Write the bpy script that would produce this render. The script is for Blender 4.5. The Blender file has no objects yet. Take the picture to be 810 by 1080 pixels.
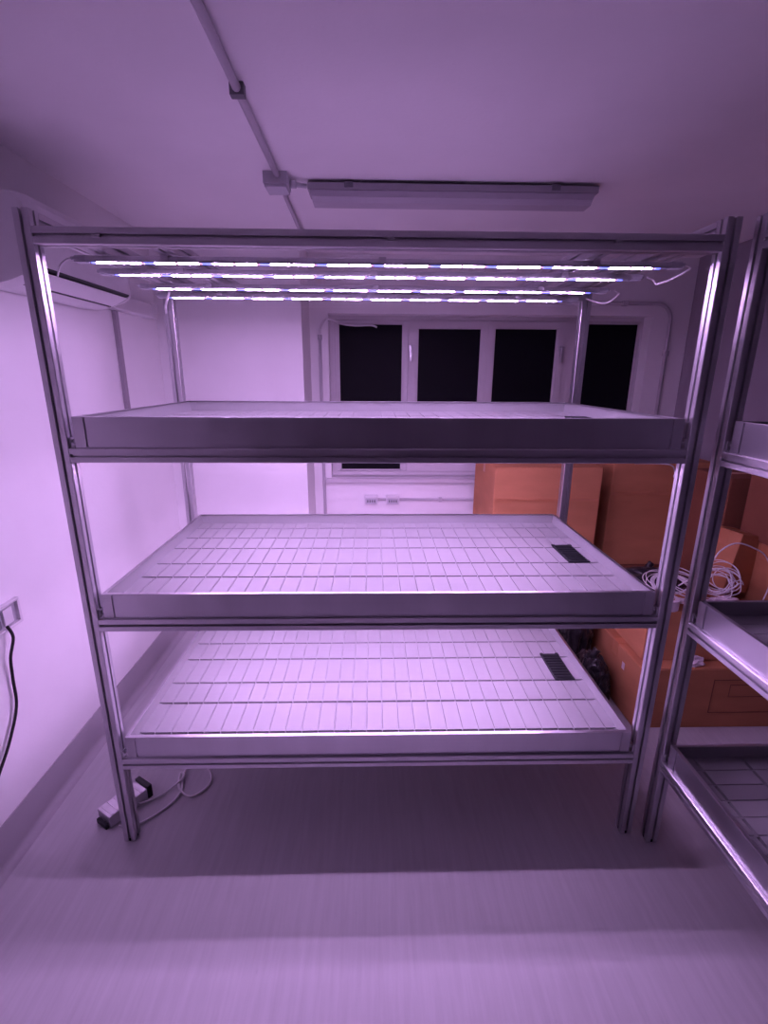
import bpy, bmesh, math, random
from mathutils import Vector, Matrix, noise
random.seed(7)
SC = bpy.context.scene
COL = SC.collection

# ------------------------------------------------------------------ materials
def new_mat(name):
    m = bpy.data.materials.new(name); m.use_nodes = True
    nt = m.node_tree
    return m, nt, nt.nodes['Principled BSDF']

def plain(name, col, rough=0.5, metal=0.0, spec=0.5, vary=0.05, scale=12.0, bump=0.0, stretch=(1, 1, 1), rvary=0.0, bscale=None):
    """procedural surface: base colour broken up by noise, optional bump and roughness variation"""
    m, nt, b = new_mat(name)
    tc = nt.nodes.new('ShaderNodeTexCoord'); mp = nt.nodes.new('ShaderNodeMapping')
    mp.inputs['Scale'].default_value = stretch
    nt.links.new(tc.outputs['Object'], mp.inputs['Vector'])
    n = nt.nodes.new('ShaderNodeTexNoise'); n.inputs['Scale'].default_value = scale; n.inputs['Detail'].default_value = 5
    nt.links.new(mp.outputs['Vector'], n.inputs['Vector'])
    r = nt.nodes.new('ShaderNodeValToRGB')
    r.color_ramp.elements[0].position = 0.3; r.color_ramp.elements[1].position = 0.7
    r.color_ramp.elements[0].color = tuple(max(0, c * (1 - vary)) for c in col) + (1,)
    r.color_ramp.elements[1].color = tuple(min(1, c * (1 + vary)) for c in col) + (1,)
    nt.links.new(n.outputs['Fac'], r.inputs['Fac']); nt.links.new(r.outputs['Color'], b.inputs['Base Color'])
    b.inputs['Roughness'].default_value = rough; b.inputs['Metallic'].default_value = metal
    b.inputs['Specular IOR Level'].default_value = spec
    if rvary:
        mr = nt.nodes.new('ShaderNodeMapRange')
        mr.inputs['To Min'].default_value = rough - rvary; mr.inputs['To Max'].default_value = rough + rvary
        nt.links.new(n.outputs['Fac'], mr.inputs['Value']); nt.links.new(mr.outputs['Result'], b.inputs['Roughness'])
    if bump:
        n2 = nt.nodes.new('ShaderNodeTexNoise'); n2.inputs['Scale'].default_value = bscale or scale * 6
        nt.links.new(mp.outputs['Vector'], n2.inputs['Vector'])
        bp = nt.nodes.new('ShaderNodeBump'); bp.inputs['Strength'].default_value = bump; bp.inputs['Distance'].default_value = 0.004
        nt.links.new(n2.outputs['Fac'], bp.inputs['Height']); nt.links.new(bp.outputs['Normal'], b.inputs['Normal'])
    return m

def emitter(name, col, strength):
    m, nt, b = new_mat(name)
    b.inputs['Base Color'].default_value = (0.6, 0.6, 0.5, 1)
    b.inputs['Emission Color'].default_value = tuple(col) + (1,)
    b.inputs['Emission Strength'].default_value = strength
    return m

M = {}
M['wall'] = plain('painted_plaster', (0.85, 0.84, 0.85), 0.75, vary=0.025, scale=3, bump=0.12, bscale=90, spec=0.3)
M['ceiling'] = plain('ceiling_paint', (0.90, 0.885, 0.90), 0.85, vary=0.03, scale=2.5, bump=0.1, bscale=70, spec=0.2)
M['wall_grey'] = plain('grey_plaster', (0.34, 0.31, 0.35), 0.8, vary=0.06, scale=3, bump=0.12, bscale=80, spec=0.2)  # darker, greyer plaster than the other walls
M['base'] = plain('cove_vinyl', (0.40, 0.38, 0.41), 0.5, vary=0.05, scale=5)
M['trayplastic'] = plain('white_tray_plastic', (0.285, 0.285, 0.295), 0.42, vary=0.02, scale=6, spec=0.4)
M['alu'] = plain('anodised_aluminium', (0.60, 0.59, 0.62), 0.36, 1.0, vary=0.04, scale=6)
M['sheet'] = plain('brushed_sheet_aluminium', (0.60, 0.59, 0.63), 0.33, 1.0, vary=0.06, scale=3, stretch=(3, 3, 0.5), rvary=0.05)
M['blackplastic'] = plain('black_plastic', (0.008, 0.011, 0.013), 0.5, vary=0.2, scale=30)
M['whiteplastic'] = plain('white_plastic', (0.74, 0.73, 0.75), 0.4, vary=0.03, scale=10)
M['greyplastic'] = plain('grey_plastic', (0.50, 0.50, 0.54), 0.45, vary=0.05, scale=10)
M['darkgrey'] = plain('dark_grey_plastic', (0.16, 0.16, 0.18), 0.45, vary=0.08, scale=14)
M['conduit'] = plain('grey_pvc_pipe', (0.52, 0.50, 0.54), 0.5, vary=0.05, scale=8)
M['night'] = plain('black_night_glass', (0.004, 0.004, 0.007), 0.55, vary=0.1, scale=4, spec=0.12)
M['frame'] = plain('window_frame_paint', (0.60, 0.57, 0.60), 0.45, vary=0.04, scale=6)
M['lamp_grey'] = plain('lamp_housing_grey', (0.36, 0.35, 0.38), 0.5, vary=0.04, scale=10)
M['diffuser'] = plain('prismatic_diffuser', (0.50, 0.48, 0.53), 0.28, vary=0.04, scale=14, stretch=(1, 30, 1), bump=0.2)
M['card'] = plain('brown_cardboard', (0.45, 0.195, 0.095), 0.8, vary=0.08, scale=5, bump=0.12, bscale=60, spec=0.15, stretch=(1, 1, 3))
M['card_shaded'] = plain('shaded_brown_cardboard', (0.22, 0.085, 0.05), 0.85, vary=0.1, scale=5, bump=0.1, bscale=60, spec=0.12)  # brown cardboard with the shade of the unlit corner put into its colour
M['print'] = plain('box_print_ink', (0.16, 0.06, 0.03), 0.8, vary=0.1, scale=20)
M['tape'] = plain('brown_packing_tape', (0.46, 0.18, 0.08), 0.3, vary=0.06, scale=20)
M['cleartape'] = plain('clear_packing_tape', (0.66, 0.42, 0.34), 0.2, vary=0.06, scale=20)
M['bag'] = plain('black_plastic_bag', (0.02, 0.018, 0.022), 0.28, vary=0.3, scale=20, bump=0.4, bscale=18)
M['wire_white'] = plain('white_cable', (0.76, 0.74, 0.76), 0.45, vary=0.03)
M['wire_black'] = plain('black_cable', (0.01, 0.01, 0.01), 0.5, vary=0.1)
M['paper'] = plain('translucent_plastic_wrap', (0.72, 0.62, 0.66), 0.35, vary=0.1, scale=25, bump=0.3, bscale=30)
M['steel'] = plain('zinc_steel', (0.62, 0.61, 0.64), 0.32, 1.0, vary=0.1, scale=20)
WC = (0.74, 0.385, 1.0)
E0 = 153
M['led_white'] = emitter('led_chip_white', (0.76, 0.445, 0.985), E0)
M['led_pink'] = emitter('led_chip_pink', (1.0, 0.34, 0.50), 0.95)
M['led_blue'] = emitter('led_chip_blue', (0.11, 0.15, 1.0), 2.4)
M['led_red'] = emitter('led_chip_red', (1.0, 0.06, 0.10), 3.0)

def floor_mat():
    m, nt, b = new_mat('grey_vinyl_floor')
    tc = nt.nodes.new('ShaderNodeTexCoord'); mp = nt.nodes.new('ShaderNodeMapping')
    mp.inputs['Scale'].default_value = (34, 2.2, 1); mp.inputs['Rotation'].default_value = (0, 0, math.radians(8))
    nt.links.new(tc.outputs['Object'], mp.inputs['Vector'])
    n = nt.nodes.new('ShaderNodeTexNoise'); n.inputs['Scale'].default_value = 1.5; n.inputs['Detail'].default_value = 8; n.inputs['Roughness'].default_value = 0.65
    nt.links.new(mp.outputs['Vector'], n.inputs['Vector'])
    r = nt.nodes.new('ShaderNodeValToRGB')
    r.color_ramp.elements[0].position = 0.25; r.color_ramp.elements[1].position = 0.75
    r.color_ramp.elements[0].color = (0.46, 0.455, 0.47, 1); r.color_ramp.elements[1].color = (0.56, 0.55, 0.57, 1)
    nt.links.new(n.outputs['Fac'], r.inputs['Fac'])
    # sparse short scuffs
    mp2 = nt.nodes.new('ShaderNodeMapping'); mp2.inputs['Scale'].default_value = (60, 9, 1); mp2.inputs['Rotation'].default_value = (0, 0, math.radians(-14))
    nt.links.new(tc.outputs['Object'], mp2.inputs['Vector'])
    n2 = nt.nodes.new('ShaderNodeTexNoise'); n2.inputs['Scale'].default_value = 1.0; n2.inputs['Detail'].default_value = 2
    nt.links.new(mp2.outputs['Vector'], n2.inputs['Vector'])
    r2 = nt.nodes.new('ShaderNodeValToRGB'); r2.color_ramp.elements[0].position = 0.76; r2.color_ramp.elements[1].position = 0.82
    r2.color_ramp.elements[0].color = (0, 0, 0, 1); r2.color_ramp.elements[1].color = (0.35, 0.35, 0.35, 1)
    nt.links.new(n2.outputs['Fac'], r2.inputs['Fac'])
    mx = nt.nodes.new('ShaderNodeMix'); mx.data_type = 'RGBA'
    nt.links.new(r2.outputs['Color'], mx.inputs['Factor']); nt.links.new(r.outputs['Color'], mx.inputs[6])
    mx.inputs[7].default_value = (0.10, 0.09, 0.11, 1)
    nt.links.new(mx.outputs[2], b.inputs['Base Color'])
    b.inputs['Roughness'].default_value = 0.5; b.inputs['Specular IOR Level'].default_value = 0.35
    return m
M['floor'] = floor_mat()

# ------------------------------------------------------------------ mesh helpers
def add_box(bm, x0, x1, y0, y1, z0, z1, bevel=0.0, mi=0, mat=None):
    vs = [bm.verts.new((x, y, z)) for x in (x0, x1) for y in (y0, y1) for z in (z0, z1)]
    idx = [(0, 1, 3, 2), (4, 6, 7, 5), (0, 4, 5, 1), (2, 3, 7, 6), (0, 2, 6, 4), (1, 5, 7, 3)]
    fs = [bm.faces.new([vs[i] for i in q]) for q in idx]
    for f in fs: f.material_index = mi
    if bevel:
        es = list({e for f in fs for e in f.edges})
        g = bmesh.ops.bevel(bm, geom=es, offset=bevel, segments=2, affect='EDGES', profile=0.6)
        for f in g['faces']: f.material_index = mi
        vs = list({v for f in fs if f.is_valid for v in f.verts} | {v for v in g['verts']})
    if mat is not None:
        for v in vs: v.co = mat @ v.co
    return vs

def add_prism(bm, pts, a0, a1, axis, mi=0, mat=None):
    """extrude the closed 2D outline pts from a0 to a1 along axis (0,1,2)"""
    def P(u, v, a):
        return {0: (a, u, v), 1: (u, a, v), 2: (u, v, a)}[axis]
    A = [bm.verts.new(P(u, v, a0)) for u, v in pts]; B = [bm.verts.new(P(u, v, a1)) for u, v in pts]
    n = len(pts); fs = []
    for i in range(n):
        fs.append(bm.faces.new((A[i], A[(i + 1) % n], B[(i + 1) % n], B[i])))
    fs.append(bm.faces.new(A[::-1])); fs.append(bm.faces.new(B))
    for f in fs: f.material_index = mi
    if mat is not None:
        for v in A + B: v.co = mat @ v.co
    return A + B

def add_cyl(bm, c, r, h, axis=2, seg=20, r2=None, mi=0):
    r2 = r if r2 is None else r2
    def P(u, v, a):
        return Vector({0: (a, u, v), 1: (u, a, v), 2: (u, v, a)}[axis]) + Vector(c)
    A = [bm.verts.new(P(r * math.cos(t), r * math.sin(t), 0)) for t in [2 * math.pi * i / seg for i in range(seg)]]
    B = [bm.verts.new(P(r2 * math.cos(t), r2 * math.sin(t), h)) for t in [2 * math.pi * i / seg for i in range(seg)]]
    for i in range(seg):
        f = bm.faces.new((A[i], A[(i + 1) % seg], B[(i + 1) % seg], B[i])); f.smooth = True; f.material_index = mi
    bm.faces.new(A[::-1]).material_index = mi; bm.faces.new(B).material_index = mi

def smooth_path(pts, n=8, closed=False):
    P = [Vector(p) for p in pts]; out = []
    N = len(P); rng = range(N if closed else N - 1)
    for i in rng:
        p0 = P[(i - 1) % N] if closed or i > 0 else P[i]; p1 = P[i]; p2 = P[(i + 1) % N]
        p3 = P[(i + 2) % N] if closed or i + 2 < N else p2
        for k in range(n):
            t = k / n
            out.append(0.5 * ((2 * p1) + (-p0 + p2) * t + (2 * p0 - 5 * p1 + 4 * p2 - p3) * t * t + (-p0 + 3 * p1 - 3 * p2 + p3) * t ** 3))
    if not closed: out.append(P[-1])
    return out

def add_tube(bm, pts, r, seg=8, smooth=6, closed=False):
    Q = smooth_path(pts, smooth, closed) if smooth else [Vector(p) for p in pts]
    n = len(Q); rings = []; up = Vector((0.13, 0.21, 0.97)).normalized()
    for i, q in enumerate(Q):
        a = Q[(i - 1) % n] if closed or i > 0 else q; b = Q[(i + 1) % n] if closed or i < n - 1 else q
        t = (b - a)
        t = t.normalized() if t.length > 1e-9 else Vector((0, 0, 1))
        s = t.cross(up)
        if s.length < 1e-3: s = t.cross(Vector((1, 0, 0)))
        s.normalize(); u = s.cross(t).normalized(); up = u
        rings.append([bm.verts.new(q + (s * math.cos(2 * math.pi * k / seg) + u * math.sin(2 * math.pi * k / seg)) * r) for k in range(seg)])
    for i in range(n if closed else n - 1):
        A, B = rings[i], rings[(i + 1) % n]
        for k in range(seg):
            f = bm.faces.new((A[k], A[(k + 1) % seg], B[(k + 1) % seg], B[k])); f.smooth = True
    if not closed:
        bm.faces.new(rings[0][::-1]); bm.faces.new(rings[-1])

def obj(name, bm, mats, parent=None, recalc=True):
    if recalc: bmesh.ops.recalc_face_normals(bm, faces=bm.faces[:])
    me = bpy.data.meshes.new(name); bm.to_mesh(me); bm.free()
    for m in (mats if isinstance(mats, (list, tuple)) else [mats]): me.materials.append(M[m])
    o = bpy.data.objects.new(name, me); COL.objects.link(o)
    if parent is not None: o.parent = parent
    return o

def tag(o, label, cat, group=None):
    o['label'] = label; o['category'] = cat
    if group: o['group'] = group
    return o

def thing(name, label, cat, loc=(0, 0, 0), rz=0.0, group=None):
    o = bpy.data.objects.new(name, None); COL.objects.link(o); o.empty_display_size = 0.05
    o.location = loc; o.rotation_euler = (0, 0, rz)
    return tag(o, label, cat, group)

def struct(name, bm, mats, parent=None):
    o = obj(name, bm, mats, parent)
    if parent is None: o['kind'] = 'structure'
    return o

def dup(root, loc, rz=None, label=None, group=None):
    r = root.copy(); COL.objects.link(r); r.location = loc
    if rz is not None: r.rotation_euler = (0, 0, rz)
    if label: r['label'] = label
    if group: r['group'] = group
    for ch in list(root.children):
        c = ch.copy(); COL.objects.link(c); c.parent = r
        for g in ch.children:
            d = g.copy(); COL.objects.link(d); d.parent = c
    return r

# ------------------------------------------------------------------ the room
XL, XR, YB, YF, ZC = -1.262, 2.05, 2.0, -6.0, 2.33
XP, YP = -0.437, 1.63                      # corner of the plastered projection left of the window
T = 0.12
bm = bmesh.new(); add_box(bm, XL - T, XR + T, YF - T, YB + 0.3, -0.1, 0); struct('floor', bm, 'floor')
bm = bmesh.new(); add_box(bm, XL - T, XR + T, YF - T, YB + 0.3, ZC, ZC + 0.1); struct('ceiling', bm, 'ceiling')
bm = bmesh.new(); add_box(bm, XL - T, XL, YF - T, YB + 0.3, 0, ZC); struct('wall_left', bm, 'wall')
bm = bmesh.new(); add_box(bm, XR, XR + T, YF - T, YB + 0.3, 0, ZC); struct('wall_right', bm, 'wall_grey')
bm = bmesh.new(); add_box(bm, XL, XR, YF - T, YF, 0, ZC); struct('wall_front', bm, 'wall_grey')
WX0, WX1, WZ0, WZ1 = -0.318, 1.800, 0.903, 1.982
bm = bmesh.new()
add_box(bm, XP, WX0, YB, YB + 0.3, 0, ZC); add_box(bm, WX1, XR, YB, YB + 0.3, 0, ZC)
add_box(bm, WX0, WX1, YB, YB + 0.3, 0, WZ0); add_box(bm, WX0, WX1, YB, YB + 0.3, WZ1, ZC)
struct('wall_back', bm, 'wall')
bm = bmesh.new(); add_box(bm, XL, XP, YP, YB + 0.3, 0, ZC, 0.0); struct('wall_projection', bm, 'wall')

# coved skirting of floor vinyl
def cove(name, axis, a0, a1, wall, sgn, z=0.152):
    bm = bmesh.new()
    pts = [(wall, z), (wall + sgn * 0.004, z), (wall + sgn * 0.004, 0.03)]
    for k in range(1, 5):
        a = k / 5 * math.pi / 2
        pts.append((wall + sgn * (0.004 + 0.028 * (1 - math.cos(a))), 0.002 + 0.028 * (1 - math.sin(a))))
    pts += [(wall + sgn * 0.034, 0.001), (wall, 0.001)]
    add_prism(bm, pts, a0, a1, axis)
    struct(name, bm, 'base')
cove('baseboard_left', 1, YF, YP, XL, 1)
cove('baseboard_right', 1, YF, YB, XR, -1, 0.1)
cove('baseboard_back', 0, XP, XR, YB, -1, 0.1)
cove('baseboard_projection', 0, XL, XP, YP, -1)

# window: four leaves in a painted frame, black night behind
win = bpy.data.objects.new('window_1', None); COL.objects.link(win); win['kind'] = 'structure'
yf = YB + 0.10
bm = bmesh.new()
add_box(bm, WX0, WX0 + 0.035, yf, yf + 0.07, WZ0, WZ1); add_box(bm, WX1 - 0.013, WX1, yf, yf + 0.07, WZ0, WZ1)
add_box(bm, WX0 + 0.035, WX1 - 0.013, yf, yf + 0.07, WZ1 - 0.028, WZ1); add_box(bm, WX0 + 0.035, WX1 - 0.013, yf, yf + 0.07, WZ0, WZ0 + 0.028)
add_box(bm, 1.27, 1.355, yf, yf + 0.07, WZ0 + 0.028, WZ1 - 0.028)
obj('window_frame', bm, 'frame', win)
def sash(x0, x1, gx0, gx1, gz0, gz1, y):
    """one leaf: rails around its dark glass"""
    bm = bmesh.new(); z0, z1 = WZ0 + 0.031, WZ1 - 0.031
    for a in ((x0, gx0, z0, z1), (gx1, x1, z0, z1), (gx0, gx1, gz1, z1), (gx0, gx1, z0, gz0)):
        add_box(bm, a[0], a[1], y, y + 0.045, a[2], a[3])
    # inner bead round the glass
    for a in ((gx0, gx0 + 0.008, gz0, gz1), (gx1 - 0.008, gx1, gz0, gz1), (gx0, gx1, gz1 - 0.008, gz1), (gx0, gx1, gz0, gz0 + 0.008)):
        add_box(bm, a[0], a[1], y + 0.012, y + 0.02, a[2], a[3])
    s = obj('sash', bm, 'frame', win)
    bm = bmesh.new(); add_box(bm, gx0, gx1, y + 0.02, y + 0.028, gz0, gz1); obj('pane', bm, 'night', s)
sash(-0.282, 0.211, -0.262, 0.178, 0.936, 1.936, yf + 0.005)
sash(0.212, 0.749, 0.273, 0.708, 1.03, 1.909, yf - 0.012)
sash(0.750, 1.269, 0.792, 1.224, 1.03, 1.912, yf - 0.012)
sash(1.356, 1.786, 1.375, 1.783, 0.936, 1.948, yf + 0.005)
for hx in (0.228, 1.247):
    bm = bmesh.new(); y = yf - 0.012
    add_box(bm, hx - 0.012, hx + 0.012, y - 0.008, y, 1.74, 1.80, 0.002); add_cyl(bm, (hx, y - 0.03, 1.785), 0.007, 0.03, 1, 10)
    add_box(bm, hx - 0.009, hx + 0.009, y - 0.042, y - 0.028, 1.69, 1.795, 0.004)
    obj('handle', bm, 'steel', win)
bm = bmesh.new(); add_box(bm, 0.70, 0.73, yf - 0.022, yf - 0.012, 1.44, 1.50, 0.003); obj('latch', bm, 'frame', win)
bm = bmesh.new(); add_box(bm, WX0 - 0.035, WX1 + 0.03, YB - 0.03, YB + 0.098, WZ0 - 0.033, WZ0 - 0.001, 0.004); add_box(bm, WX0 + .001, WX1 - .001, YB + 0.0005, YB + 0.098, WZ0 - 0.0008, WZ0 + 0.004)
obj('sill', bm, 'frame', win)

# ------------------------------------------------------------------ rack, trays, lights
H = 0.9096; S = 0.04; YBK = 0.862             # half width, profile size, front of back posts
ZP, ZT = 1.9904, 1.9502
LEV = [0.352, 0.873, 1.400]                  # top of the beams each tray rests on
TRZ = [0.352, 0.873, 1.400]
LIP = [0.4325, 0.9533, 1.4856]
def tslot(cx, cy, s=S):
    h = s / 2
    q = []
    side = [(-h + 0.0015, -h), (-0.0042, -h), (-0.0042, -h + 0.0022), (-0.0085, -h + 0.0022), (-0.0055, -h + 0.0095), (0.0055, -h + 0.0095), (0.0085, -h + 0.0022), (0.0042, -h + 0.0022), (0.0042, -h), (h - 0.0015, -h)]
    for k in range(4):
        c, sn = (1, 0, -1, 0)[k], (0, 1, 0, -1)[k]
        q += [(cx + c * x - sn * y, cy + sn * x + c * y) for x, y in side]
    return q
def make_rack(label, loc, rz=0.0, top_rails=True):
    t = thing('growing_rack', label, 'rack', loc, rz, None)
    for sx in (-1, 1):
        for y in (S / 2, YBK + S / 2):
            bm = bmesh.new(); add_prism(bm, tslot(sx * (H - S / 2), y), 0.004, ZP, 2)
            p = obj('post', bm, 'alu', t)
            bm = bmesh.new(); add_cyl(bm, (sx * (H - S / 2), y, 0), 0.017, 0.006, 2, 16); obj('foot', bm, 'blackplastic', p)
    Xi = H - S
    for z in LEV + [ZT]:
        for y in (S / 2, YBK + S / 2):
            bm = bmesh.new(); add_prism(bm, tslot(y, z - S / 2), -Xi, Xi, 0)
            obj('long_beam', bm, 'alu', t)
    for z in LEV + [ZP]:
        for sx in (-1, 1):
            bm = bmesh.new(); add_prism(bm, tslot(sx * (H - S / 2), z - S / 2), S, YBK, 1)
            obj('side_beam', bm, 'alu', t)
    for z in LEV + [ZT]:
        for x in (-0.757, -0.578, 0.578, 0.737):
            bm = bmesh.new(); add_prism(bm, tslot(x, z - S / 2), S, YBK, 1)
            obj('cross_rail', bm, 'alu', t)
    # corner brackets and their bolts, inside faces of the front posts
    for z in LEV:
        for sx in (-1, 1):
            bm = bmesh.new(); x = sx * Xi
            add_box(bm, min(x, x - sx * 0.004), max(x, x - sx * 0.004), 0.008, 0.030, z + 0.001, z + 0.030, 0.001)
            add_box(bm, min(x, x - sx * 0.013), max(x, x - sx * 0.013), 0.008, 0.030, z, z + 0.004, 0.001)
            add_cyl(bm, (x - sx * 0.004 if sx < 0 else x - 0.010, 0.019, z + 0.018), 0.0055, 0.006, 0, 10)
            obj('bracket', bm, 'steel', t)
    # slot nuts seen in the top beam
    for x in (-0.715, 0.02, 0.60):
        bm = bmesh.new(); add_box(bm, x - 0.010, x + 0.010, -0.0006, 0.006, ZT - S / 2 - 0.0035, ZT - S / 2 + 0.0035, 0.0008)
        obj('slot_nut', bm, 'steel', t)
    return t

rack = make_rack('tall aluminium shelf rack with lit bars on top and three white trays, centre of room', (0, 0, 0))
rack2 = dup(rack, (0.945, -0.905, 0), -math.pi / 2, 'second aluminium shelf rack cut off by the right edge, running towards the viewer')

def make_tray(label, z, lip, parent_loc=(0, 0), rz=0.0):
    hx = 0.8545; y0, y1 = 0.010, 0.898
    hz = lip - z
    t = thing('flood_tray', label, 'tray', (parent_loc[0], parent_loc[1], z + 0.0005), rz)
    th = 0.002
    bm = bmesh.new()
    # sheet sides; front and back panels sit just behind the corner pieces
    add_box(bm, -hx, hx, y0 + 0.004, y0 + 0.0055, 0.0021, hz - 0.0016); add_box(bm, -hx, hx, y1 - 0.004, y1 - 0.002, 0.0021, hz - 0.0016)
    add_box(bm, -hx, -hx + th, y0 + .0056, y1 - .0041, 0.0021, hz - 0.0016); add_box(bm, hx - th, hx, y0 + .0056, y1 - .0041, 0.0021, hz - 0.0016)
    # folded top lips and bottom
    add_box(bm, -hx, hx, y0, y0 + 0.013, hz - 0.0015, hz, 0.0006); add_box(bm, -hx, hx, y1 - 0.013, y1, hz - 0.0015, hz, 0.0006)
    add_box(bm, -hx, -hx + 0.010, y0 + 0.013, y1 - 0.013, hz - 0.0015, hz); add_box(bm, hx - 0.010, hx, y0 + 0.013, y1 - 0.013, hz - 0.0015, hz)
    add_box(bm, -hx, hx, y0, y1 - .002, 0, 0.002)
    add_box(bm, -hx + 0.036, hx - 0.036, y0, y0 + 0.0019, 0.0021, hz - 0.0016)
    obj('tray_side', bm, 'sheet', t)
    for sx in (-1, 1):
        bm = bmesh.new(); xa, xb = sorted((sx * hx, sx * (hx - 0.030)))
        add_box(bm, xa, xb, y0, y0 + 0.0039, 0.0021, hz - 0.0016)
        obj('corner_plate', bm, 'alu', t)
        bm = bmesh.new(); xa, xb = sorted((sx * (hx - 0.0052), sx * (hx - 0.032)))
        add_box(bm, xa, xb, y1 - 0.0080, y1 - 0.0068, hz - 0.044, hz - 0.004)
        obj('corner_plate', bm, 'trayplastic', t)
    # white plastic lining of the tray walls
    bm = bmesh.new()
    add_box(bm, -hx + 0.0051, hx - 0.0051, y0 + 0.0056, y0 + 0.0068, hz - 0.060, hz - 0.003); add_box(bm, -hx + 0.0051, hx - 0.0051, y1 - 0.0065, y1 - 0.0042, hz - 0.060, hz - 0.003)
    for sx in (-1, 1):
        add_prism(bm, [(sx * (hx - 0.0022), hz - 0.003), (sx * (hx - 0.0042), hz - 0.003), (sx * (hx - 0.010), hz - 0.060), (sx * (hx - 0.0022), hz - 0.060)], y0 + 0.0069, y1 - 0.0066, 1)
    obj('lining', bm, 'trayplastic', t)
    # white moulded deck: raised cells between long cross channels and fine ribs
    X0, X1, Y0, Y1 = -hx + 0.0035, hx - 0.0035, y0 + 0.0069, y1 - 0.0066
    zd = hz - 0.045
    fine = [-0.793 + 0.0571 * k for k in range(29)]
    cross = [0.083, 0.245, 0.371, 0.540, 0.672, 0.812]
    xs = [(X0, 0), (X0 + 0.03, 0)]
    for c in fine: xs += [(c - 0.0024, 0), (c - 0.0016, 1), (c + 0.0016, 1), (c + 0.0024, 0)]
    xs += [(X1 - 0.03, 0), (X1, 0)]
    ys = [(Y0, 0), (Y0 + 0.02, 0)]
    for c in cross: ys += [(c - 0.0053, 0), (c - 0.0048, 1), (c + 0.0048, 1), (c + 0.0053, 0)]
    ys += [(Y1 - 0.02, 0), (Y1, 0)]
    bm = bmesh.new(); G = []
    for i, (x, a) in enumerate(xs):
        row = []
        for j, (y, b) in enumerate(ys):
            d = 0.0
            inx = -0.830 < x < 0.822
            if a and Y0 + 0.015 < y < Y1 - 0.015: d = 0.003
            if b and inx: d = 0.0125 if not a else 0.003
            row.append(bm.verts.new((x, y, zd - d)))
        G.append(row)
    for i in range(len(xs) - 1):
        for j in range(len(ys) - 1):
            bm.faces.new((G[i][j], G[i + 1][j], G[i + 1][j + 1], G[i][j + 1]))
    # underside so the deck is a solid sheet
    e = bmesh.ops.extrude_face_region(bm, geom=bm.faces[:])
    for v in [v for v in e['geom'] if isinstance(v, bmesh.types.BMVert)]: v.co.z = zd - 0.016
    obj('deck', bm, 'trayplastic', t)
    # black drain cover
    bm = bmesh.new(); cx0, cx1, cy0, cy1 = 0.727, 0.808, 0.368, 0.560
    add_box(bm, cx0, cx1, cy0, cy1, zd + 0.0003, zd + 0.006, 0.001)
    for k in range(9):
        y = cy0 + 0.012 + k * 0.0195
        add_box(bm, cx0 + 0.006, cx1 - 0.006, y, y + 0.009, zd + 0.005, zd + 0.009, 0.001)
    for (x, y) in ((cx0, cy0), (cx1 - 0.012, cy0), (cx0, cy1 - 0.010), (cx1 - 0.012, cy1 - 0.010)):
        add_box(bm, x, x + 0.012, y - 0.003, y + 0.013, zd + 0.004, zd + 0.008)
    obj('drain_cover', bm, 'blackplastic', t)
    return t
TL = ['bottom white gridded tray of the central rack, fully visible deck with drain cover at right',
      'middle white gridded tray of the central rack, second of three',
      'top white tray of the central rack at eye level, showing mostly its metal front']
trays = [make_tray(TL[i], TRZ[i], LIP[i]) for i in range(3)]
for o in trays: o['group'] = 'trays on the central rack'
TR = ['lowest tray of the right-hand rack, dark deck in shade with a shining front beam',
      'middle tray of the right-hand rack, pale metal side cut by the picture edge',
      'topmost tray of the right-hand rack, only its metal corner in view']
for i in range(3):
    dup(trays[i], (0.945, -0.905, TRZ[i] + 0.0005), -math.pi / 2, TR[i], 'trays on the right-hand rack')

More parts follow.
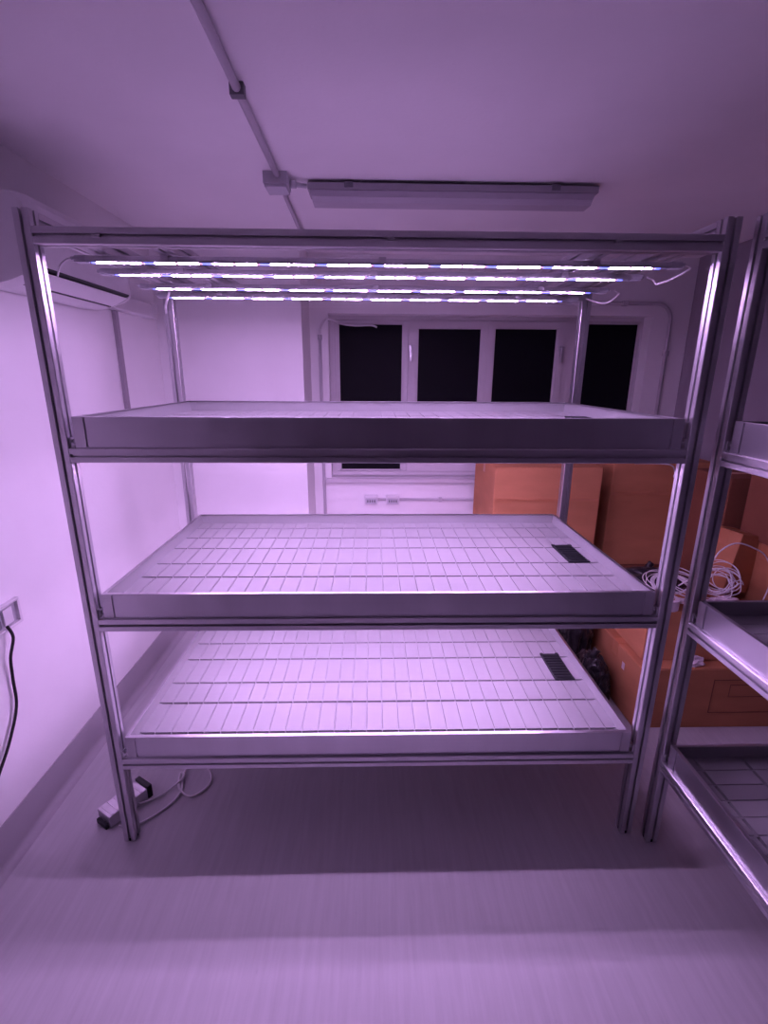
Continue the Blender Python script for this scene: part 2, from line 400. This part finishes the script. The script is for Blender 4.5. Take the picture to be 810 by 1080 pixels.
# LED bars
LB = 0.790
def make_bar(label):
    t = thing('grow_light_bar', label, 'light bar')
    bm = bmesh.new(); L = LB + 0.012
    prof = [(-0.0122, -0.0032), (-0.0110, -0.0032), (-0.0105, -0.0004), (0.0105, -0.0004), (0.0110, -0.0032), (0.0122, -0.0032), (0.0124, 0.003), (0.010, 0.011), (0.006, 0.014), (-0.006, 0.014), (-0.010, 0.011), (-0.0124, 0.003)]
    add_prism(bm, prof, -L, L, 0); obj('housing', bm, 'alu', t)
    for sx in (-1, 1):
        bm = bmesh.new(); prof2 = [(u * 1.06, 0.007 + (v - 0.007) * 1.06) for u, v in prof if abs(u) > 0.0111 or v > 0.002]
        add_prism(bm, prof2, min(sx * L, sx * (L + 0.03)), max(sx * L, sx * (L + 0.03)), 0)
        add_cyl(bm, (sx * (L + 0.03) - (0.012 if sx < 0 else 0), 0, 0.007), 0.005, 0.012, 0, 10)
        obj('end_cap', bm, 'greyplastic', t)
    # strip of chips: white runs, short pink runs, single blue and red chips
    bm = bmesh.new(); x = -LB; per = 0.1565; k = 0
    add_box(bm, -LB, LB, -0.0065, 0.0065, -0.0014, -0.0004, 0, 4)
    while x < LB - 0.02:
        def patch(a, b, mi, w=0.0042):
            a = x + a; b = min(x + b, LB)
            if b > a: add_box(bm, a, b, -w, w, -0.0047, -0.0012, 0, mi)
        patch(0.000, 0.0125, 2, 0.0052)
        for j in range(3): patch(0.0145 + j * 0.0185, 0.031 + j * 0.0185, 0)
        patch(0.0680, 0.0750, 1, 0.004)
        for j in range(3): patch(0.0760 + j * 0.0190, 0.0925 + j * 0.0190, 0)
        patch(0.1325, 0.1390, 1, 0.0045)
        patch(0.1415, 0.1560, 2, 0.0052)
        x += per; k += 1
    obj('led_strip', bm, ['led_white', 'led_pink', 'led_blue', 'led_red', 'whiteplastic'], t)
    # clips gripping the bar under the rails
    for cx in (-0.590, 0.0, 0.590):
        bm = bmesh.new()
        add_box(bm, cx - 0.010, cx + 0.010, -0.0145, -0.0122, 0.001, 0.0158); add_box(bm, cx - 0.010, cx + 0.010, 0.0122, 0.0145, 0.001, 0.0158)
        add_box(bm, cx - 0.010, cx + 0.010, -0.0121, 0.0121, 0.0141, 0.0158)
        obj('clip', bm, 'alu', t)
    return t
BYL = [[0.112, 0.283, 0.530, 0.737], [0.172, 0.330, 0.545, 0.740], [0.132, 0.300, 0.530, 0.740]]
BY = BYL[0]
PN = ['frontmost', 'second', 'third', 'rearmost']
ZB = [ZT - S - 0.0165, LEV[2] - S - 0.0165, LEV[1] - S - 0.0165]
NM = ['at the very top of the central rack', 'hidden beneath the top tray of the central rack', 'hidden beneath the middle tray of the central rack']
GR = ['four lit bars at the top of the rack', 'bars beneath the top tray', 'bars beneath the middle tray']
bar = None
for li, z in enumerate(ZB):
    for k, y in enumerate(BYL[li]):
        lab = f'{PN[k]} lit light bar of the four {NM[li]}'
        dx = (0.0, -0.022, -0.015, -0.040)[k]
        if bar is None:
            bar = make_bar(lab); bar['group'] = GR[0]; bar.location = (dx, y, z)
        else:
            dup(bar, (dx, y, z), None, lab, GR[li])

# leads between the bars
def wire(name, pts, r, mat, label, cat='cable', group=None, closed=False, smooth=6):
    bm = bmesh.new(); add_tube(bm, pts, r, 8, smooth, closed)
    return tag(obj(name, bm, mat), label, cat, group)
zb = ZB[0] + 0.007; e = LB + 0.054
wire('power_lead', [(e, BY[0], zb), (e + 0.022, BY[0] + 0.01, zb - 0.004), (e + 0.018, BY[0] + 0.05, zb - 0.016), (e - 0.03, BY[0] + 0.10, zb - 0.028), (e - 0.01, BY[1] - 0.02, zb - 0.02), (e - 0.012, BY[1], zb)][:0] or
     [(e, BY[0], zb), (e + 0.025, BY[0] + 0.015, zb - 0.006), (e + 0.012, BY[0] + 0.07, zb - 0.022), (e - 0.04 + 0.03, BY[1] - 0.06, zb - 0.03), (e + 0.005, BY[1] - 0.01, zb - 0.012), (e - 0.012, BY[1], zb)],
     0.0028, 'wire_white', 'white lead looping between the right ends of the two front light bars')
wire('power_lead', [(e + 0.004, BY[2], zb), (e + 0.03, BY[2] + 0.02, zb - 0.01), (e + 0.02, BY[2] + 0.10, zb - 0.03), (e - 0.012, BY[3], zb)],
     0.0028, 'wire_white', 'white lead looping between the right ends of the two rear light bars')
wire('power_lead', [(-e, BY[0], zb), (-e - 0.012, BY[0] - 0.004, zb - 0.004), (-e - 0.025, BY[0] - 0.015, zb - 0.022), (-e - 0.034, BY[0] - 0.02, zb - 0.05)],
     0.0024, 'wire_white', 'grey lead from left end of the frontmost light bar to the post')
wire('mains_cable', [(-0.80, 0.66, zb), (-0.875, 0.80, 1.87), (-0.905, 0.872, 1.84), (-0.909, 0.872, 1.75), (-0.906, 0.872, 1.55), (-0.893, 0.872, 1.40), (-0.889, 0.872, 1.10), (-0.876, 0.872, 0.93), (-0.905, 0.875, 0.55), (-0.915, 0.875, 0.2), (-0.90, 0.85, 0.006), (-0.8, 0.8, 0.006)],
     0.0045, 'wire_white', 'white cable running down the left rear post of the central rack', smooth=8)

# ------------------------------------------------------------------ ceiling services
t = thing('ceiling_light', 'long unlit sealed batten light fixed to the ceiling', 'ceiling lamp', (0.290, 0.855, ZC))
bm = bmesh.new()
add_prism(bm, [(-0.050, -0.009), (-0.060, -0.014), (-0.059, -0.036), (0.059, -0.036), (0.060, -0.014), (0.050, -0.009)], -0.570, 0.570, 0)
add_box(bm, -0.50, 0.50, -0.02, 0.02, -0.009, 0); obj('housing', bm, 'lamp_grey', t)
bm = bmesh.new()
add_prism(bm, [(-0.054, -0.037), (-0.050, -0.058), (-0.034, -0.074), (0.034, -0.074), (0.050, -0.058), (0.054, -0.037)], -0.562, 0.562, 0)
vv = [v for v in bm.verts if v.co.z < -0.05]
for v in vv: v.co.x *= 0.985
obj('diffuser', bm, 'diffuser', t)
for x in (-0.41, 0.40):
    bm = bmesh.new(); add_box(bm, x - 0.017, x + 0.017, -0.066, -0.0602, -0.030, -0.010, 0.0015); obj('clip', bm, 'darkgrey', t)

bm = bmesh.new()
t = thing('ceiling_conduit', 'grey conduit pipe running along the ceiling past the junction box', 'conduit', (-0.385, 0, ZC))
add_tube(bm, [(0.012, -5.9, -0.014), (0.010, -0.5, -0.014), (0.002, 0.72, -0.014)], 0.0115, 10, 0); obj('pipe', bm, 'conduit', t)
bm = bmesh.new(); add_tube(bm, [(-0.002, 0.83, -0.014), (-0.02, 1.60, -0.014), (-0.03, 1.62, -0.016)], 0.0095, 10, 0); obj('pipe', bm, 'conduit', t)
bm = bmesh.new(); add_box(bm, -0.014, 0.024, 0.155, 0.18, -0.030, 0, 0.002); obj('clip', bm, 'darkgrey', t)
t = thing('junction_box', 'small square junction box on ceiling left of the batten light', 'junction box', (-0.392, 0.775, ZC))
bm = bmesh.new(); add_box(bm, -0.045, 0.045, -0.05, 0.05, -0.042, 0, 0.003); obj('box_body', bm, 'greyplastic', t)
bm = bmesh.new(); add_box(bm, -0.041, 0.041, -0.046, 0.046, -0.052, -0.0425, 0.003)
for sx in (-1, 1):
    for sy in (-1, 1): add_cyl(bm, (sx * 0.033, sy * 0.038, -0.0535), 0.004, 0.002, 2, 8)
obj('lid', bm, 'greyplastic', t)
bm = bmesh.new(); add_tube(bm, [(-0.345, 0.80, ZC - 0.02), (-0.285, 0.815, ZC - 0.02)], 0.0085, 10, 0)
add_cyl(bm, (-0.346, 0.80, ZC - 0.02), 0.014, 0.022, 0, 12)
tag(obj('cable_gland', bm, 'greyplastic'), 'short pipe joining junction box to the batten light', 'conduit')

# ------------------------------------------------------------------ air conditioner on the left wall
t = thing('air_conditioner', 'white wall-mounted air conditioner with black air slots on left wall', 'air conditioner', (XL, 0.63, 1.865))
L = 0.315
bm = bmesh.new()
body = [(0.001, 0.0), (0.07, -0.003), (0.110, 0.009), (0.1205, 0.031), (0.165, 0.056), (0.200, 0.058), (0.202, 0.08), (0.202, 0.20), (0.196, 0.235), (0.175, 0.26), (0.14, 0.272), (0.001, 0.272)]
add_prism(bm, body, -L + 0.045, L - 0.045, 1)
ends = [(0.001, 0.0), (0.07, -0.003), (0.120, 0.010), (0.165, 0.026), (0.190, 0.042), (0.200, 0.060), (0.202, 0.085), (0.202, 0.20), (0.196, 0.235), (0.175, 0.26), (0.14, 0.272), (0.001, 0.272)]
for s in (-1, 1):
    a, b = sorted((s * (L - 0.045), s * L)); vs = add_prism(bm, ends, a, b, 1)
    for v in vs:
        if abs(abs(v.co.y) - L) < 1e-4:
            v.co.x = 0.001 + (v.co.x - 0.001) * 0.93; v.co.z = 0.12 + (v.co.z - 0.12) * 0.94
obj('casing', bm, 'whiteplastic', t)
bm = bmesh.new(); add_prism(bm, [(0.1095, 0.0085), (0.1205, 0.0305), (0.165, 0.0555), (0.1995, 0.0575), (0.195, 0.050), (0.182, 0.047), (0.120, 0.020), (0.116, 0.0095)], -L + 0.046, L - 0.046, 1); obj('air_outlet', bm, 'blackplastic', t)
bm = bmesh.new(); add_prism(bm, [(0.118, 0.0125), (0.122, 0.0115), (0.188, 0.041), (0.190, 0.044), (0.184, 0.0455), (0.120, 0.0185)], -L + 0.047, L - 0.047, 1); obj('flap', bm, 'whiteplastic', t)
t = thing('cable_trunking', 'white trunking running along the wall between air conditioner and corner', 'trunking', (XL, 1.0, 1.9))
bm = bmesh.new(); add_box(bm, 0.0005, 0.06, -0.045, 0.50, -0.01, 0.055, 0.004); obj('channel', bm, 'whiteplastic', t)
bm = bmesh.new(); add_box(bm, 0.0005, 0.064, 0.44, 0.505, -0.014, 0.059, 0.005); obj('end_piece', bm, 'whiteplastic', t)
bm = bmesh.new(); add_box(bm, XL + 0.0005, XL + 0.018, 1.128, 1.158, 1.22, 1.888, 0.002)
tag(obj('vertical_trunking', bm, 'wall_grey'), 'narrow vertical trunking below the air conditioner on left wall', 'trunking')

# wall socket at the left edge and its black cable
t = thing('wall_socket', 'framed wall socket at the left edge of the picture', 'socket', (XL, 0.085, 0.815))
bm = bmesh.new()
for a in ((-0.11, 0.11, 0.036, 0.046), (-0.11, 0.11, -0.046, -0.036), (-0.11, -0.098, -0.036, 0.036), (0.098, 0.11, -0.036, 0.036)):
    add_box(bm, 0.0005, 0.016, a[0], a[1], a[2], a[3], 0.002)
obj('cover_frame', bm, 'whiteplastic', t)
bm = bmesh.new(); add_box(bm, 0.0006, 0.004, -0.099, 0.099, -0.037, 0.037); obj('back_plate', bm, 'greyplastic', t)
for y in (-0.06, 0.0, 0.055):
    bm = bmesh.new(); add_box(bm, 0.004, 0.012, y - 0.02, y + 0.02, -0.028, 0.028, 0.002); obj('socket_module', bm, 'whiteplastic' if y > 0.05 else 'darkgrey', t)
wire('black_cable', [(XL + 0.02, 0.115, 0.79), (XL + 0.026, 0.122, 0.745), (XL + 0.02, 0.10, 0.68), (XL + 0.014, 0.097, 0.60), (XL + 0.014, 0.085, 0.50), (XL + 0.014, 0.020, 0.40), (XL + 0.014, -0.09, 0.28), (XL + 0.05, -0.22, 0.12), (XL + 0.10, -0.3, 0.006), (XL + 0.12, -0.5, 0.006)], 0.005, 'wire_black', 'black cord hanging from the wall socket at left edge')

# window wall services
t = thing('wall_conduit', 'pipe running over and down the right side of the window', 'conduit', (0, YB, 0))
arc = [(1.815 + 0.10 * math.sin(a), -0.012, 1.955 + 0.10 * math.cos(a)) for a in [i * math.pi / 16 for i in range(9)]]
bm = bmesh.new(); add_tube(bm, [(1.10, -0.012, 2.055)] + arc + [(1.915, -0.012, 0.75)], 0.0115, 10, 0); obj('pipe', bm, 'conduit', t)
for c in ((1.60, 2.055), (1.30, 2.055), (1.915, 1.75)):
    bm = bmesh.new(); add_box(bm, c[0] - 0.016, c[0] + 0.016, -0.028, 0, c[1] - 0.016, c[1] + 0.016, 0.002); obj('clip', bm, 'conduit', t)
t = thing('cable_conduit', 'thin vertical pipe left of the window bending in over its top corner', 'conduit', (0, YB, 0))
bm = bmesh.new(); add_tube(bm, [(-0.365, -0.010, 0.25), (-0.372, -0.010, 1.2), (-0.372, -0.010, 1.84)], 0.010, 10, 0); obj('pipe', bm, 'conduit', t)
bm = bmesh.new(); add_cyl(bm, (-0.372, -0.010, 1.82), 0.014, 0.03, 2, 12); obj('coupling', bm, 'conduit', t)
bm = bmesh.new(); add_tube(bm, [(-0.372, -0.010, 1.84), (-0.368, -0.012, 1.89), (-0.33, -0.012, 1.945), (-0.27, -0.005, 1.935), (-0.24, 0.05, 1.925), (-0.15, 0.09, 1.918), (-0.04, 0.092, 1.920), (0.0, 0.092, 1.908)], 0.0065, 8, 6); obj('cable', bm, 'wire_white', t)
SK = []
for i, (x, lab) in enumerate(((-0.040, 'left grey surface socket of the pair below the window'), (0.113, 'right grey surface socket of the pair below the window'))):
    t = thing('surface_socket', lab, 'socket', (x, YB, 0.750), 0, 'sockets under the window')
    bm = bmesh.new(); add_box(bm, -0.047, 0.047, -0.038, 0, -0.034, 0.034, 0.004)
    add_box(bm, -0.040, 0.040, -0.046, -0.038, 0.016, 0.030, 0.002); obj('housing', bm, 'whiteplastic', t)
    bm = bmesh.new(); add_box(bm, -0.040, 0.040, -0.044, -0.038, -0.028, 0.014, 0.002); obj('cover', bm, 'greyplastic', t)
    bm = bmesh.new()
    for k in (-0.024, -0.008, 0.008, 0.024): add_box(bm, k - 0.005, k + 0.005, -0.046, -0.044, -0.015, 0.003, 0.001)
    obj('outlet', bm, 'darkgrey', t)
bm = bmesh.new()
add_tube(bm, [(0.007, YB - 0.012, 0.75), (0.066, YB - 0.012, 0.75)], 0.009, 8, 0); add_tube(bm, [(0.160, YB - 0.012, 0.75), (1.2, YB - 0.012, 0.745)], 0.009, 8, 0)
add_box(bm, 0.44, 0.465, YB - 0.026, YB, 0.735, 0.765, 0.002)
tag(obj('socket_conduit', bm, 'conduit'), 'horizontal pipe below the window linking the two sockets', 'conduit')

# ------------------------------------------------------------------ cardboard boxes on the right
def carton(label, x, y, z, w, d, h, rz=0, mat='card', tape='tape', lay='x', tilt=0.0, panel=False, vtape=True):
    """box whose base centre is at x,y,z; rz in degrees"""
    t = thing('cardboard_box', label, 'box', (x, y, z), math.radians(rz))
    t.rotation_euler = (0, math.radians(tilt), math.radians(rz))
    bm = bmesh.new(); a, b = w / 2, d / 2
    add_box(bm, -a, a, -b, b, 0.0005, h, 0.006)
    # top flaps: two leaves meeting at a seam
    add_box(bm, -a + 0.004, a - 0.004, -b + 0.003, -0.002, h, h + 0.003); add_box(bm, -a + 0.004, a - 0.004, 0.002, b - 0.003, h, h + 0.003)
    # slight bulge of the faces
    for v in bm.verts:
        k = 1 - min(1, abs(v.co.z - h / 2) / (h / 2)) ** 2
        v.co.y += math.copysign(0.003 * k, v.co.y)
    obj('carton', bm, mat, t)
    bm = bmesh.new(); add_box(bm, -a - 0.0012, a + 0.0012, -0.025, 0.025, h + 0.0031, h + 0.0038)
    add_box(bm, -a - 0.0015, -a - 0.0003, -0.025, 0.025, h - 0.07, h + 0.0038); add_box(bm, a + 0.0003, a + 0.0015, -0.025, 0.025, h - 0.07, h + 0.0038)
    if vtape:
        add_box(bm, -a + 0.01, a - 0.01, -b - 0.0042, -b - 0.0022, h * 0.70, h * 0.70 + 0.012)
    obj('tape', bm, tape, t)
    if panel:
        bm = bmesh.new()
        def frame(x0, x1, z0, z1, w_):
            for q in ((x0, x1, z0, z0 + w_), (x0, x1, z1 - w_, z1), (x0, x0 + w_, z0, z1), (x1 - w_, x1, z0, z1)):
                add_box(bm, q[0], q[1], -b - 0.0048, -b - 0.0034, q[2], q[3])
        frame(-0.06, 0.30, 0.085, 0.262, 0.003); frame(0.02, 0.19, 0.17, 0.235, 0.0025)
        obj('printed_panel', bm, 'print', t)
    return t
carton('large upright cardboard box under the window, left of the dark gap, on top of another', 0.933, 1.48, 0.505, 0.592, 0.52, 0.615)
carton('lower cardboard box behind the trays, supporting the large box under the window', 0.94, 1.48, 0.0, 0.61, 0.5, 0.50)
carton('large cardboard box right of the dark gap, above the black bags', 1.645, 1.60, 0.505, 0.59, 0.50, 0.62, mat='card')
carton('shade-darkened cardboard box behind the black bags, beneath the large right box', 1.66, 1.60, 0.0, 0.60, 0.5, 0.50, mat='card_shaded')
carton('wide printed cardboard box on the floor between the two racks', 1.60, 0.795, 0.0, 0.80, 0.50, 0.315, mat='card', panel=True, vtape=False)
carton('reddish cardboard box standing on the wide printed floor box', 1.47, 0.82, 0.3195, 0.46, 0.42, 0.25, rz=-2, mat='card', vtape=False)
carton('small tilted cardboard box behind the white cables, beside the right rack', 1.745, 0.90, 0.5735, 0.16, 0.18, 0.29, rz=14, mat='card', vtape=False, tilt=11)
carton('brown cardboard box in the back right corner seen between the rack posts', 1.915, 1.17, 0.5, 0.24, 0.30, 0.60, mat='card_shaded', vtape=False)
carton('shade-darkened cardboard box at the right edge behind the top right tray', 1.945, 0.79, 0.83, 0.20, 0.34, 0.36, mat='card_shaded', vtape=False)
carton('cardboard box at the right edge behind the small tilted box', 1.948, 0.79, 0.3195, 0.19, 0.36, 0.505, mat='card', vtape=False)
carton('cardboard box on the floor in the back right corner, mostly hidden', 1.915, 1.17, 0.0, 0.25, 0.24, 0.495, mat='card_shaded', vtape=False)

# black bags
def bag(label, x, y, z, sx, sy, sz, seed):
    bm = bmesh.new(); bmesh.ops.create_icosphere(bm, subdivisions=5, radius=1)
    o = Vector((seed * 3.7, seed * 1.9, seed))
    for v in bm.verts:
        p = v.co.copy()
        d = 1 + 0.30 * noise.noise(p * 1.6 + o) + 0.16 * (1 - abs(noise.noise(p * 3.6 + o)) * 2) + 0.06 * noise.noise(p * 9 + o)
        q = p * d
        v.co = Vector((q.x * sx, q.y * sy, max(q.z * sz, -0.82 * sz) + 0.82 * sz))
    for f in bm.faces: f.smooth = False
    # tied neck
    add_tube(bm, [(0, 0, 1.75 * sz), (sx * .1, 0, 1.98 * sz), (sx * 0.25, 0.0, 2.12 * sz)], 0.018, 8, 4)
    b = obj('plastic_bag', bm, 'bag'); b.location = (x, y, z)
    return tag(b, label, 'bag')
bag('upright crumpled black plastic bag between the rack and the boxes', 1.065, 1.035, 0.002, 0.100, 0.125, 0.27, 1)
bag('black plastic bag slumped behind the wide printed box', 1.53, 1.205, 0.002, 0.17, 0.095, 0.27, 2)
bag('low black plastic bag on the floor beside the bottom tray', 1.065, 0.745, 0.002, 0.080, 0.095, 0.14, 3)

# black fabric heap carrying the cables on the reddish box
bm = bmesh.new(); bmesh.ops.create_icosphere(bm, subdivisions=4, radius=1)
for v in bm.verts:
    p = v.co.copy(); d = 1 + 0.35 * noise.noise(p * 2.2 + Vector((9, 2, 4))) + 0.1 * noise.noise(p * 6)
    v.co = Vector((p.x * d * 0.17, p.y * d * 0.10, max(p.z * d, -0.5) * 0.055 + 0.0275))
h = obj('black_wrapping', bm, 'bag'); h.location = (1.40, 0.90, 0.5735); tag(h, 'heap of black wrapping under the white cables on the reddish box', 'wrapping')

# coils of white cable
def coil(label, c, r, turns, wr, tiltx, tilty, seed, spread=0.03):
    rnd = random.Random(seed); bm = bmesh.new(); pts = []
    R_ = Matrix.Rotation(tiltx, 3, 'X') @ Matrix.Rotation(tilty, 3, 'Y')
    n = 12
    for k in range(turns * n):
        a = 2 * math.pi * k / n
        if k % n == 0: rr = r * rnd.uniform(0.72, 1.1); off = Vector((rnd.uniform(-1, 1), rnd.uniform(-1, 1), rnd.uniform(-1, 1))) * spread
        pts.append(R_ @ (Vector((rr * math.cos(a), rr * 0.85 * math.sin(a), 0)) + off * (0.5 + 0.5 * math.sin(a / 2)) ) + Vector(c))
    add_tube(bm, pts, wr, 6, 3)
    return tag(obj('cable_coil', bm, 'wire_white'), label, 'cable')
coil('loose coil of white cable lying between the two racks', (1.40, 0.72, 0.645), 0.105, 14, 0.0022, math.radians(22), 0.05, 3, 0.05)
coil('upright tangle of white cable in front of the small tilted box', (1.60, 0.72, 0.675), 0.078, 13, 0.0022, math.radians(62), -0.45, 5, 0.045)
wire('cable_loop', [(1.40, 0.70, 0.66), (1.488, 0.66, 0.765), (1.536, 0.66, 0.848), (1.603, 0.66, 0.884), (1.685, 0.66, 0.861), (1.75, 0.66, 0.82), (1.80, 0.66, 0.72), (1.80, 0.68, 0.58)], 0.0032, 'wire_white', 'single white cable arching over the small tilted box')
wire('cable_end', [(1.09, 0.55, 1.16), (1.115, 0.55, 1.125), (1.10, 0.56, 1.08), (1.125, 0.55, 1.10), (1.14, 0.56, 1.14), (1.115, 0.56, 1.10)][:0] or [(1.44, 1.30, 1.1325), (1.58, 1.29, 1.1325), (1.66, 1.30, 1.115), (1.70, 1.325, 1.05), (1.73, 1.325, 1.02), (1.69, 1.325, 1.06), (1.76, 1.325, 1.10)], 0.004, 'wire_white', 'short white cable end hanging over the large right box')
# rolls and wrap
t = thing('tape_roll', 'pale roll of tape lying on the reddish box', 'tape roll', (1.33, 0.655, 0.5735))
bm = bmesh.new(); seg = 28; prof = [(0.030, 0), (0.050, 0), (0.050, 0.048), (0.030, 0.048)]
R_ = [[bm.verts.new((r_ * math.cos(2 * math.pi * k / seg), r_ * math.sin(2 * math.pi * k / seg), z_)) for r_, z_ in prof] for k in range(seg)]
for k in range(seg):
    for j in range(4): bm.faces.new((R_[k][j], R_[(k + 1) % seg][j], R_[(k + 1) % seg][(j + 1) % 4], R_[k][(j + 1) % 4]))
obj('roll', bm, 'paper', t)
bm = bmesh.new(); R_ = [[bm.verts.new((r_ * math.cos(2 * math.pi * k / seg), r_ * math.sin(2 * math.pi * k / seg), z_)) for r_, z_ in ((0.027, 0), (0.0298, 0), (0.0298, 0.049), (0.027, 0.049))] for k in range(seg)]
for k in range(seg):
    for j in range(4): bm.faces.new((R_[k][j], R_[(k + 1) % seg][j], R_[(k + 1) % seg][(j + 1) % 4], R_[k][(j + 1) % 4]))
obj('core', bm, 'card', t)
def wrap(label, c, s, seed):
    bm = bmesh.new(); bmesh.ops.create_icosphere(bm, subdivisions=4, radius=1); o = Vector((seed, seed * 2, 0))
    for v in bm.verts:
        p = v.co.copy(); d = 1 + 0.4 * noise.noise(p * 2 + o) + 0.15 * noise.noise(p * 7 + o)
        v.co = Vector((p.x * d * s[0], p.y * d * s[1], max(p.z * d, -0.6) * s[2] + 0.6 * s[2]))
    w = obj('plastic_wrap', bm, 'paper'); w.location = c
    return tag(w, label, 'wrap')
wrap('crumpled pinkish plastic wrap on the floor box beside the right rack', (1.45, 0.575, 0.3195), (0.045, 0.022, 0.03), 2)
wrap('pale plastic wrap lying in front of the small tilted box', (1.60, 0.66, 0.5735), (0.07, 0.035, 0.028), 5)
bm = bmesh.new(); add_box(bm, -0.012, 0.012, -0.0015, 0.0, -0.018, 0.018, 0.0006); o = obj('paper_label', bm, 'paper'); o.location = (1.1985, 0.70, 0.235); o.rotation_euler = (0, 0, math.radians(90))
tag(o, 'small white paper label on the side of the wide printed box', 'label')

# ------------------------------------------------------------------ driver box and cable at the left post
t = thing('power_supply', 'silver power supply box on the floor behind the left front post', 'power supply', (-0.975, 0.135, 0.0), math.radians(-32))
bm = bmesh.new(); add_box(bm, -0.038, 0.038, -0.075, 0.075, 0.004, 0.052, 0.003); obj('case', bm, 'steel', t)
bm = bmesh.new(); add_box(bm, -0.040, 0.040, 0.0755, 0.095, 0.004, 0.060, 0.003); obj('end_cap', bm, 'blackplastic', t)
bm = bmesh.new(); add_box(bm, -0.030, 0.030, -0.088, -0.0755, 0.002, 0.022, 0.003); obj('end_cap', bm, 'blackplastic', t)
bm = bmesh.new()
for k in range(6): add_box(bm, -0.033, 0.033, -0.064 + k * 0.023, -0.056 + k * 0.023, 0.052, 0.0535)
obj('vent_rib', bm, 'alu', t)
wire('floor_cable', [(-0.955, 0.055, 0.012), (-0.90, 0.06, 0.008), (-0.83, 0.12, 0.006), (-0.79, 0.20, 0.006), (-0.81, 0.29, 0.008), (-0.80, 0.36, 0.012), (-0.75, 0.345, 0.010), (-0.70, 0.30, 0.006), (-0.69, 0.24, 0.006), (-0.74, 0.185, 0.006), (-0.80, 0.22, 0.012), (-0.825, 0.30, 0.008), (-0.80, 0.27, 0.016), (-0.86, 0.19, 0.008), (-0.92, 0.14, 0.02)], 0.0042, 'wire_white', 'grey cable looping on the floor beneath the bottom tray', smooth=8)

# ------------------------------------------------------------------ camera
f, pit, yaw, roll = 511.6132, math.radians(15.7398), math.radians(1.324), math.radians(0.3225)
fw = Vector((math.sin(yaw) * math.cos(pit), math.cos(yaw) * math.cos(pit), -math.sin(pit)))
rt = Vector((math.cos(yaw), -math.sin(yaw), 0)); up = rt.cross(fw)
r2 = rt * math.cos(roll) + up * math.sin(roll); u2 = -rt * math.sin(roll) + up * math.cos(roll)
cam = bpy.data.cameras.new('camera'); co = bpy.data.objects.new('camera', cam); COL.objects.link(co)
cam.sensor_fit = 'HORIZONTAL'; cam.sensor_width = 36; cam.lens = f / 810 * 36; cam.clip_start = 0.01
Mx = Matrix.Identity(4)
for i in range(3): Mx[i][0] = r2[i]; Mx[i][1] = u2[i]; Mx[i][2] = -fw[i]
Mx[0][3], Mx[1][3], Mx[2][3] = -0.0259, -1.3596, 1.6
co.matrix_world = Mx; SC.camera = co

w = bpy.data.worlds.new('night'); SC.world = w; w.use_nodes = True
w.node_tree.nodes['Background'].inputs['Color'].default_value = (0.002, 0.002, 0.004, 1)
w.node_tree.nodes['Background'].inputs['Strength'].default_value = 1.0
vs = SC.view_settings
vs.view_transform = 'Standard'; vs.look = 'None'; vs.gamma = 1; vs.exposure = 0.0; vs.use_curve_mapping = False
